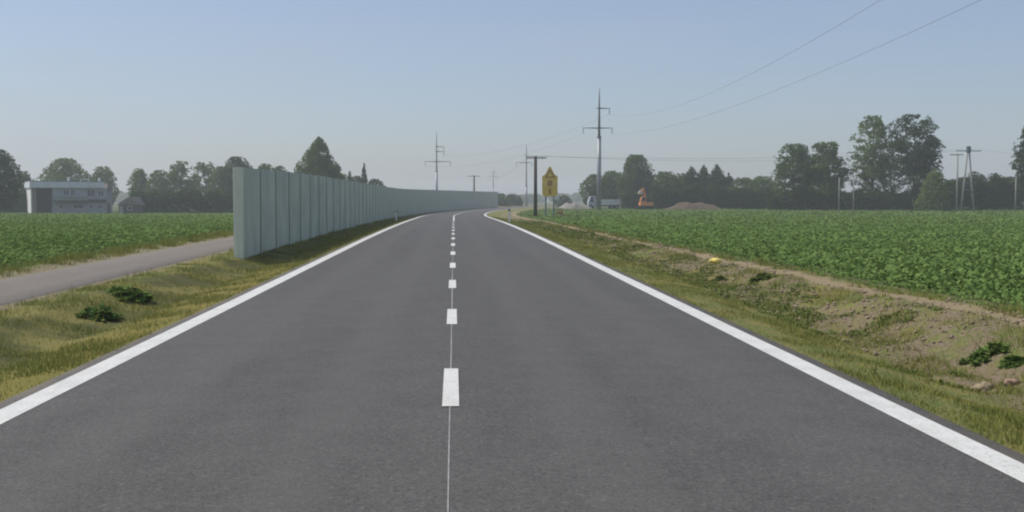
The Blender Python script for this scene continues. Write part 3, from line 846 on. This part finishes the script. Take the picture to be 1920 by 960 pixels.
# hedges: one continuous clipped-wild body of leaves each
def hedge(px0, px1, top0, Y, seed, label, mat='f_dark'):
    rng = np.random.default_rng(seed)
    a, b = foot(px0, Y), foot(px1, Y); w = b.x - a.x
    root = empty("hedge", a, label, "hedge")
    n_ = int(w * 620); x = rng.uniform(0, w, n_)
    hh = (ztop(px0, top0, Y) - a.z) * (.78 + .34 * vnoise(x * .5 + seed, x * 0)) * (.9 + .2 * vnoise(x * 1.7, x * 0 + seed))
    zz = rng.uniform(0, 1, n_) ** .85 * hh; yy = rng.normal(0, .9, n_)
    gx = gz_t(a.x + x - bend(Y), np.full(n_, Y)) - a.z
    v, f, rn = leaf_quads(np.stack([x, yy, gx + zz + .05], 1), .21, rng, up=.3)
    np_mesh("foliage", v, f, M[mat], root, attrs={"rnd": rn})
    m = MB()
    for i in range(int(w / 1.5)):
        xx = rng.uniform(.2, w - .2); zg = float(gz_t(a.x + xx - bend(Y), Y)) - a.z
        m.tube([(xx, rng.uniform(-.3, .3), zg - .2), (xx + rng.uniform(-.4, .4), rng.uniform(-.3, .3), zg + 1.4)], [.06, .03], 5)
    m.build("stems", M['bark'], root)
hedge(248, 436, 362, 222, 51, "long dark hedge between the shed and the noise barrier")
hedge(1222, 1465, 352, 242, 52, "dark hedge behind the soil heap")
hedge(1440, 1745, 357, 222, 53, "dark hedge under the tall trees on the right")
hedge(1770, 1990, 335, 214, 54, "dark hedge running out of the picture on the right")
hedge(1166, 1222, 362, 258, 55, "short dark hedge behind the excavator")
hedge(-60, 52, 358, 232, 56, "dark hedge left of the white end wall of the house")

# ------------------------------------------------------------------ high-voltage poles and wires
def hv_pole(px, base_py, top, Y, arms, label, wscale=1.0):
    p = foot(px, Y); s = Y / F
    r = empty("power_pylon", p, label, "power pylon", "tubular power pylons")
    z = lambda py: ztop(px, py, Y) - p.z
    H = z(top); zm = z(base_py) 
    MB().tube([(0, 0, -.4), (0, 0, zm)], [.46*wscale, .36*wscale], 14).build("lower_shaft", M['steel'], r, smooth=True)
    MB().tube([(0, 0, zm), (0, 0, zm + .25)], [.44*wscale, .44*wscale], 14).build("flange", M['steel_dark'], r)
    MB().tube([(0, 0, zm + .25), (0, 0, H*.9), (0, 0, H)], [.26*wscale, .14*wscale, .07*wscale], 12).build("upper_shaft", M['steel_dark'], r, smooth=True)
    for (l, rr, py) in arms:
        za = z(py); x0, x1 = l*s, rr*s
        a = MB().prism([(x0, za - .04), (0, za - .14), (x1, za - .04), (x1, za + .05), (0, za + .11), (x0, za + .05)], 'y', -.1, .1).build("crossarm", M['steel_dark'], r)
        for xe in (x0, x1):
            if abs(xe) < 1.0: continue
            xi = xe - math.copysign(.1, xe)
            pts = [(xi, 0, za - .05 - .12*i) for i in range(10)]
            MB().tube(pts, [.03 if i % 2 else .11 for i in range(10)], 8).build("insulator", M['steel_dark'], a)
    return p
P1 = hv_pole(1123, 258, 165, 215, [(-31, 25, 240), (-6, 20, 203)], "tallest tubular power pylon standing in the right field edge by the lorry")
P2 = hv_pole(819, 322, 247, 300, [(-22, 26, 303), (-3, 14, 284), (-3, 14, 275)], "tubular power pylon rising behind the noise barrier", .75)
P3 = hv_pole(987, 350, 270, 352, [(-20, 11, 305), (-4, 30, 293)], "tubular power pylon just left of the concrete pole at the bend", .8)

P4 = hv_pole(925, 352, 316, 560, [(-9, 9, 331), (-2, 6, 323)], "faintest power pylon far away between the barrier's end and the bushes", .8)

def wire(name, pts, r, label, group, cat="wire"):
    o = MB().tube(pts, r, 5).build(name, M['wire'], None)
    return tag(o, label, cat, group)
def catenary(a, b, sag, n=28):
    a, b = Vector(a), Vector(b)
    return [a.lerp(b, i/n) - Vector((0, 0, 4*sag*(i/n)*(1 - i/n))) for i in range(n + 1)]
def hv_span(ax, apy, m, pts, label):
    """overhead wire: plan line X = Ax + m (215 - Y); heights fitted to where the photograph shows it"""
    Ax = at(ax, apy, 215).x; A0 = ztop(ax, apy, 215) - 1.15
    Ys, Zs = [215.0], [A0]
    for px, py in pts:
        d = R3 @ Vector(((px - 960) / F, -(py - 480) / F, -1.0))
        Yp = (Ax + 215*m) / (d.x / d.y + m); Ys.append(Yp); Zs.append(CAMZ + d.z / d.y * Yp)
    c = np.polyfit(Ys, Zs, 2, w=[4] + [1]*len(pts))
    yy = np.linspace(215, -20, 70)
    zz = np.polyval(c, yy); zz += A0 - zz[0]
    wire("overhead_wire", [(Ax + m*(215 - y), y, z) for y, z in zip(yy, zz)], .011, label, "high-voltage wires overhead")
hv_span(1143, 203, -.025, [(1328, 177), (1492, 91), (1600, 30), (1648, 4)], "upper overhead wire from the short top arm of the tallest pylon")
hv_span(1148, 240, -.015, [(1479, 160), (1609, 104), (1816, 11)], "lower overhead wire from the right end of the long arm of the tallest pylon")
def hv_link(a, b, sag, label):
    wire("overhead_wire", catenary(a, b, sag), .014, label, "high-voltage wires between pylons")
hv_link((at(1092, 240, 215).x, 215, ztop(1092, 240, 215) - 1.15), (at(797, 303, 300).x, 300, ztop(797, 303, 300) - 1.15), 2.2, "faint wire from the tallest pylon's left arm to the pylon behind the barrier")
hv_link((at(1143, 203, 215).x, 215, ztop(1143, 203, 215) - 1.15), (at(833, 284, 300).x, 300, ztop(833, 284, 300) - 1.15), 2.2, "faint wire from the tallest pylon's top arm to the pylon behind the barrier")

# ------------------------------------------------------------------ low-voltage poles
def lv_pole(px, top, Y, r0, arm, mat, label, name="utility_pole", base_py=None):
    p = foot(px, Y); r = empty(name, p, label, "utility pole", "low-voltage utility poles")
    H = ztop(px, top, Y) - p.z; s = Y / F
    MB().tube([(0, 0, -.3), (0, 0, H)], [r0, r0*.8], 10).build("shaft", M[mat], r, smooth=True)
    if arm:
        a = MB().box(arm[0]*s, arm[1]*s, -r0 - .12, -r0*.85, H - .28, H - .14).build("crossarm", M['steel_dark'], r)
        for i in range(4):
            x = arm[0]*s + (arm[1] - arm[0])*s*(i + .5)/4
            MB().tube([(x, -r0 - .05, H - .14), (x, -r0 - .05, H + .02), (x, -r0 - .05, H + .06)], [.02, .045, .03], 7).build("insulator", M['white'], a)
    return Vector((p.x, p.y, p.z + H))
T1 = lv_pole(1004, 293, 135, .235, (-17, 20), 'wood', "thick dark utility pole left of the yellow sign")
T2 = lv_pole(889, 329, 300, .25, (-13, 11), 'wood', "small dark utility pole far behind the barrier in the bend")
T3 = lv_pole(1573, 333, 178, .10, None, 'concrete', "left of two thin concrete posts in front of the spreading trees", "concrete_post")
T4 = lv_pole(1600, 333, 178, .10, None, 'concrete', "right of two thin concrete posts in front of the spreading trees", "concrete_post")
T5 = lv_pole(1904, 333, 178, .11, None, 'concrete', "thin concrete post near the right edge of the picture", "concrete_post")
T6 = lv_pole(1794, 288, 188, .15, (-16, 10), 'concrete', "single concrete utility pole left of the A-shaped one")
# A-shaped pole
p = foot(1814, 185); s = 185 / F
ar = empty("utility_pole", p, "A-shaped utility pole with two spread legs right of the tall trees", "utility pole", "low-voltage utility poles")
zA = ztop(1814, 285, 185) - p.z
for sx in (-1, 1):
    MB().tube([(sx*13*s, 0, -.3), (sx*1.7*s, 0, zA)], [.17, .12], 9).build("leg", M['concrete'], ar, smooth=True)
MB().box(-9*s, 9*s, -.08, .08, zA*.36, zA*.36 + .16).build("brace", M['steel_dark'], ar)
MB().box(-.3, .3, -.22, .22, zA - .15, zA + .95).build("head", M['steel_dark'], ar)
aa = MB().box(-26*s, 23*s, -.36, -.225, zA + .1, zA + .24).build("crossarm", M['steel_dark'], ar)
for i in range(4):
    x = -26*s + 49*s*(i + .5)/4
    MB().tube([(x, -.29, zA + .24), (x, -.29, zA + .42), (x, -.29, zA + .46)], [.02, .05, .03], 7).build("insulator", M['white'], aa)
TA = Vector((p.x, p.y, p.z + zA + .45))
for dx, lab in ((-.6, "rear low wire between the thick dark pole and the A-shaped pole"), (.6, "front low wire between the thick dark pole and the A-shaped pole")):
    wire("low_wire", catenary(T1 + Vector((dx*1.2, -.25, .02)), TA + Vector((dx*1.6, -.29, 0)), 1.0 + .3*dx), .012, lab, "low-voltage wires over the right field")
wire("low_wire", catenary(TA + Vector((1.2, -.29, 0)), TA + Vector((40, -12, -.9)), 1.3), .012, "low wire leaving the A-shaped pole towards the right edge", "low-voltage wires over the right field")
wire("low_wire", catenary(T1 + Vector((-.7, -.25, .02)), T2 + Vector((.7, -.25, .02)), 2.0), .012, "low wire from the thick dark pole over the road to the far pole", "low-voltage wires over the right field")

# ------------------------------------------------------------------ yellow sign and roadworks things
M['sign_yellow'] = simple("faded_yellow_board", (.80, .55, .10), (.72, .49, .09), 3, .6)
M['sign_red'] = simple("sign_red", (.42, .19, .07), (.36, .16, .06), 4, .5)
M['sign_post'] = simple("blue_grey_post", (.16, .21, .26), (.13, .17, .21), 3, .6)
M['sign_pale'] = simple("sign_face", (.82, .62, .18), (.76, .56, .16), 4, .6)
SYd = 128.0; p = foot(1031, SYd); s = SYd / F
sg = empty("road_sign", p, "tall yellow road sign with pointed top beside the thick dark pole", "road sign")
zz = lambda py: ztop(1031, py, SYd) - p.z
x = 14.5 * s
MB().prism([(-x*.75, zz(368)), (x*.75, zz(368)), (x, zz(364)), (x, zz(331)), (x*.55, zz(326)), (.12, zz(313)), (-.12, zz(313)), (-x*.55, zz(326)), (-x, zz(331)), (-x, zz(364))], 'y', 0, .05).build("board", M['sign_yellow'], sg)
MB().prism([(-x*.62, zz(333)), (x*.62, zz(333)), (0, zz(316.5))], 'y', -.03, -.003).build("warning_triangle", M['sign_red'], sg)
MB().prism([(-x*.38, zz(331)), (x*.38, zz(331)), (0, zz(321))], 'y', -.05, -.033).build("triangle_face", M['sign_pale'], sg)
MB().box(-x*.8, x*.8, -.02, -.003, zz(350), zz(337)).build("upper_panel", M['sign_pale'], sg)
MB().box(-x*.32, x*.32, -.04, -.022, zz(349), zz(338)).build("inner_mark", simple("dull_orange", (.48, .24, .08), None, 4, .6), sg)
MB().box(-x*.8, x*.8, -.02, -.003, zz(366), zz(352)).build("lower_panel", M['sign_yellow'], sg)
MB().box(-x*.14, x*.14, -.04, -.022, zz(364), zz(353)).build("arrow_mark", simple("dark_orange", (.38, .17, .04), None, 4, .6), sg)
for sx in (-1, 1):
    MB().box(sx*x*.52 - .08, sx*x*.52 + .08, .053, .2, -.3, zz(332)).build("post", M['sign_post'], sg)

p = foot(1050, 140); s = 140 / F
bb = empty("roadworks_barrier", p, "small yellow and red roadworks barrier right of the yellow sign", "barrier")
MB().box(-.4, .4, -.02, .02, .62, .98).build("upper_board", simple("barrier_yellow", (.52, .46, .16), None, 4, .6), bb)
MB().box(-.4, .4, -.02, .02, .2, .55).build("lower_board", simple("barrier_red", (.5, .2, .1), None, 4, .6), bb)
for sx in (-1, 1): MB().box(sx*.3 - .03, sx*.3 + .03, .022, .06, -.1, 1.0).build("leg", M['sign_post'], bb)

def heap(px0, px1, top, Y, depth, mat, label, name, seed):
    a = foot((px0 + px1)/2, Y); w = (px1 - px0)*Y/F; h = ztop(px0, top, Y) - a.z
    nx, ny = 60, 24; u = np.linspace(-1, 1, nx); v_ = np.linspace(-1, 1, ny); U, V_ = np.meshgrid(u, v_)
    e2 = np.clip(1 - np.abs(U)**2.4, 0, 1)**.8 * np.clip(1 - V_**2, 0, 1)
    Z = h * e2 * (.72 + .5*vnoise(U*4 + seed, V_*1.5)) + .12*h*(vnoise(U*17, V_*7 + seed) - .5)*(e2 > .02) - .06
    i = np.arange(ny - 1)[:, None]*nx + np.arange(nx - 1)[None, :]
    o = np_mesh(name, np.stack([(U*w/2).ravel(), (V_*depth/2).ravel(), Z.ravel()], 1), np.stack([i, i+1, i+1+nx, i+nx], -1).reshape(-1, 4), mat, smooth=True)
    o.location = a; tag(o, label, "heap")
M['heap'] = simple("dug_soil", (.135, .098, .066), (.10, .074, .05), 1.5, .95, bump=.5)
M['sand'] = simple("pale_sand", (.27, .25, .22), (.225, .21, .185), 1.2, .95, bump=.4)
heap(1244, 1356, 380, 228, 5, M['heap'], "long low heap of brown soil in front of the conifers", "soil_heap", 3)
heap(1046, 1110, 379, 262, 5, M['sand'], "long low heap of pale sand left of the lorry", "sand_heap", 8)

# lorry seen side-on
LY = 262.0; p = foot(1102, LY); s = LY / F
lo = empty("lorry", p, "pale lorry with a low white load body parked behind the tallest pylon", "lorry")
zz = lambda py: ztop(1130, py, LY) - p.z
L_ = lambda px: (px - 1102) * s
M['lorry_white'] = simple("lorry_white", (.68, .68, .64), (.60, .60, .56), 1.5, .5)
M['lorry_cab'] = simple("lorry_cab", (.46, .50, .52), (.40, .44, .46), 1.5, .4)
MB().box(L_(1103), L_(1166), -.5, .5, .62, .86).build("chassis", M['black'], lo)
MB().box(L_(1119), L_(1167), -1.2, 1.2, .88, zz(374)).build("load_body", M['lorry_white'], lo, bevel=.04)
cb = MB().prism([(L_(1102), .55), (L_(1116), .55), (L_(1116), zz(368)), (L_(1106), zz(368)), (L_(1102), 1.6)], 'y', -1.18, 1.18).build("cab", M['lorry_cab'], lo, bevel=.05)
MB().box(L_(1106), L_(1112), -1.2, -1.183, 1.55, zz(370)).build("window", M['glass'], cb)
for wx in (1107, 1146, 1156):
    for sy in (-1, 1):
        t_ = MB().tube([(L_(wx), sy*1.15 - .15, .48), (L_(wx), sy*1.15 + .15, .48)], [.5, .5], 18).build("wheel", M['rubber'], lo)
        MB().tube([(L_(wx), sy*1.15 - .17, .48), (L_(wx), sy*1.15 + .17, .48)], [.24, .24], 12).build("rim", M['steel'], t_)

# excavator
EY = 236.0; p = foot(1208, EY); s = EY / F
M['ex_orange'] = simple("excavator_orange", (.78, .30, .09), (.68, .27, .085), 2, .6)
M['ex_bucket'] = simple("pale_bucket", (.58, .48, .42), (.48, .40, .35), 3, .6)
ex = empty("excavator", p, "orange excavator with raised arm and pale bucket left of the soil heap", "excavator")
zz = lambda py: ztop(1208, py, EY) - p.z
for sy in (-1, 1):
    prof = [(-1.6, .1), (1.6, .1), (1.85, .4), (1.6, .75), (-1.6, .75), (-1.85, .4)]
    MB().prism(prof, 'y', sy*1.0 - .25, sy*1.0 + .25).build("track", M['rubber'], ex, bevel=.05)
MB().box(-1.0, 1.8, -1.1, 1.1, .85, 1.6).build("body", M['ex_orange'], ex, bevel=.06)
MB().tube([(.2, 0, .6), (.2, 0, .9)], [.7, .7], 16).build("turntable", M['black'], ex)
cb = MB().prism([(-.95, 1.62), (.25, 1.62), (.25, 2.75), (-.6, 2.75), (-.95, 2.2)], 'y', -1.05, -.1).build("cab", M['ex_orange'], ex, bevel=.04)
MB().box(-.75, .1, -1.075, -1.053, 1.85, 2.6).build("window", M['glass'], cb)
bmz = zz(352)
MB().tube([(-.5, .45, 1.4), (.2, .45, 3.0), (-.15, .45, bmz - .1)], [.24, .22, .15], 8).build("boom", M['ex_orange'], ex)
MB().tube([(-.15, .45, bmz - .1), (-.9, .45, bmz - 1.0)], [.16, .12], 8).build("arm", M['ex_orange'], ex)
MB().prism([(-1.2, bmz - 1.3), (-.45, bmz - 1.45), (-.25, bmz - .75), (-.75, bmz - .5), (-1.05, bmz - .75)], 'y', 0, .9).build("bucket", M['ex_bucket'], ex)
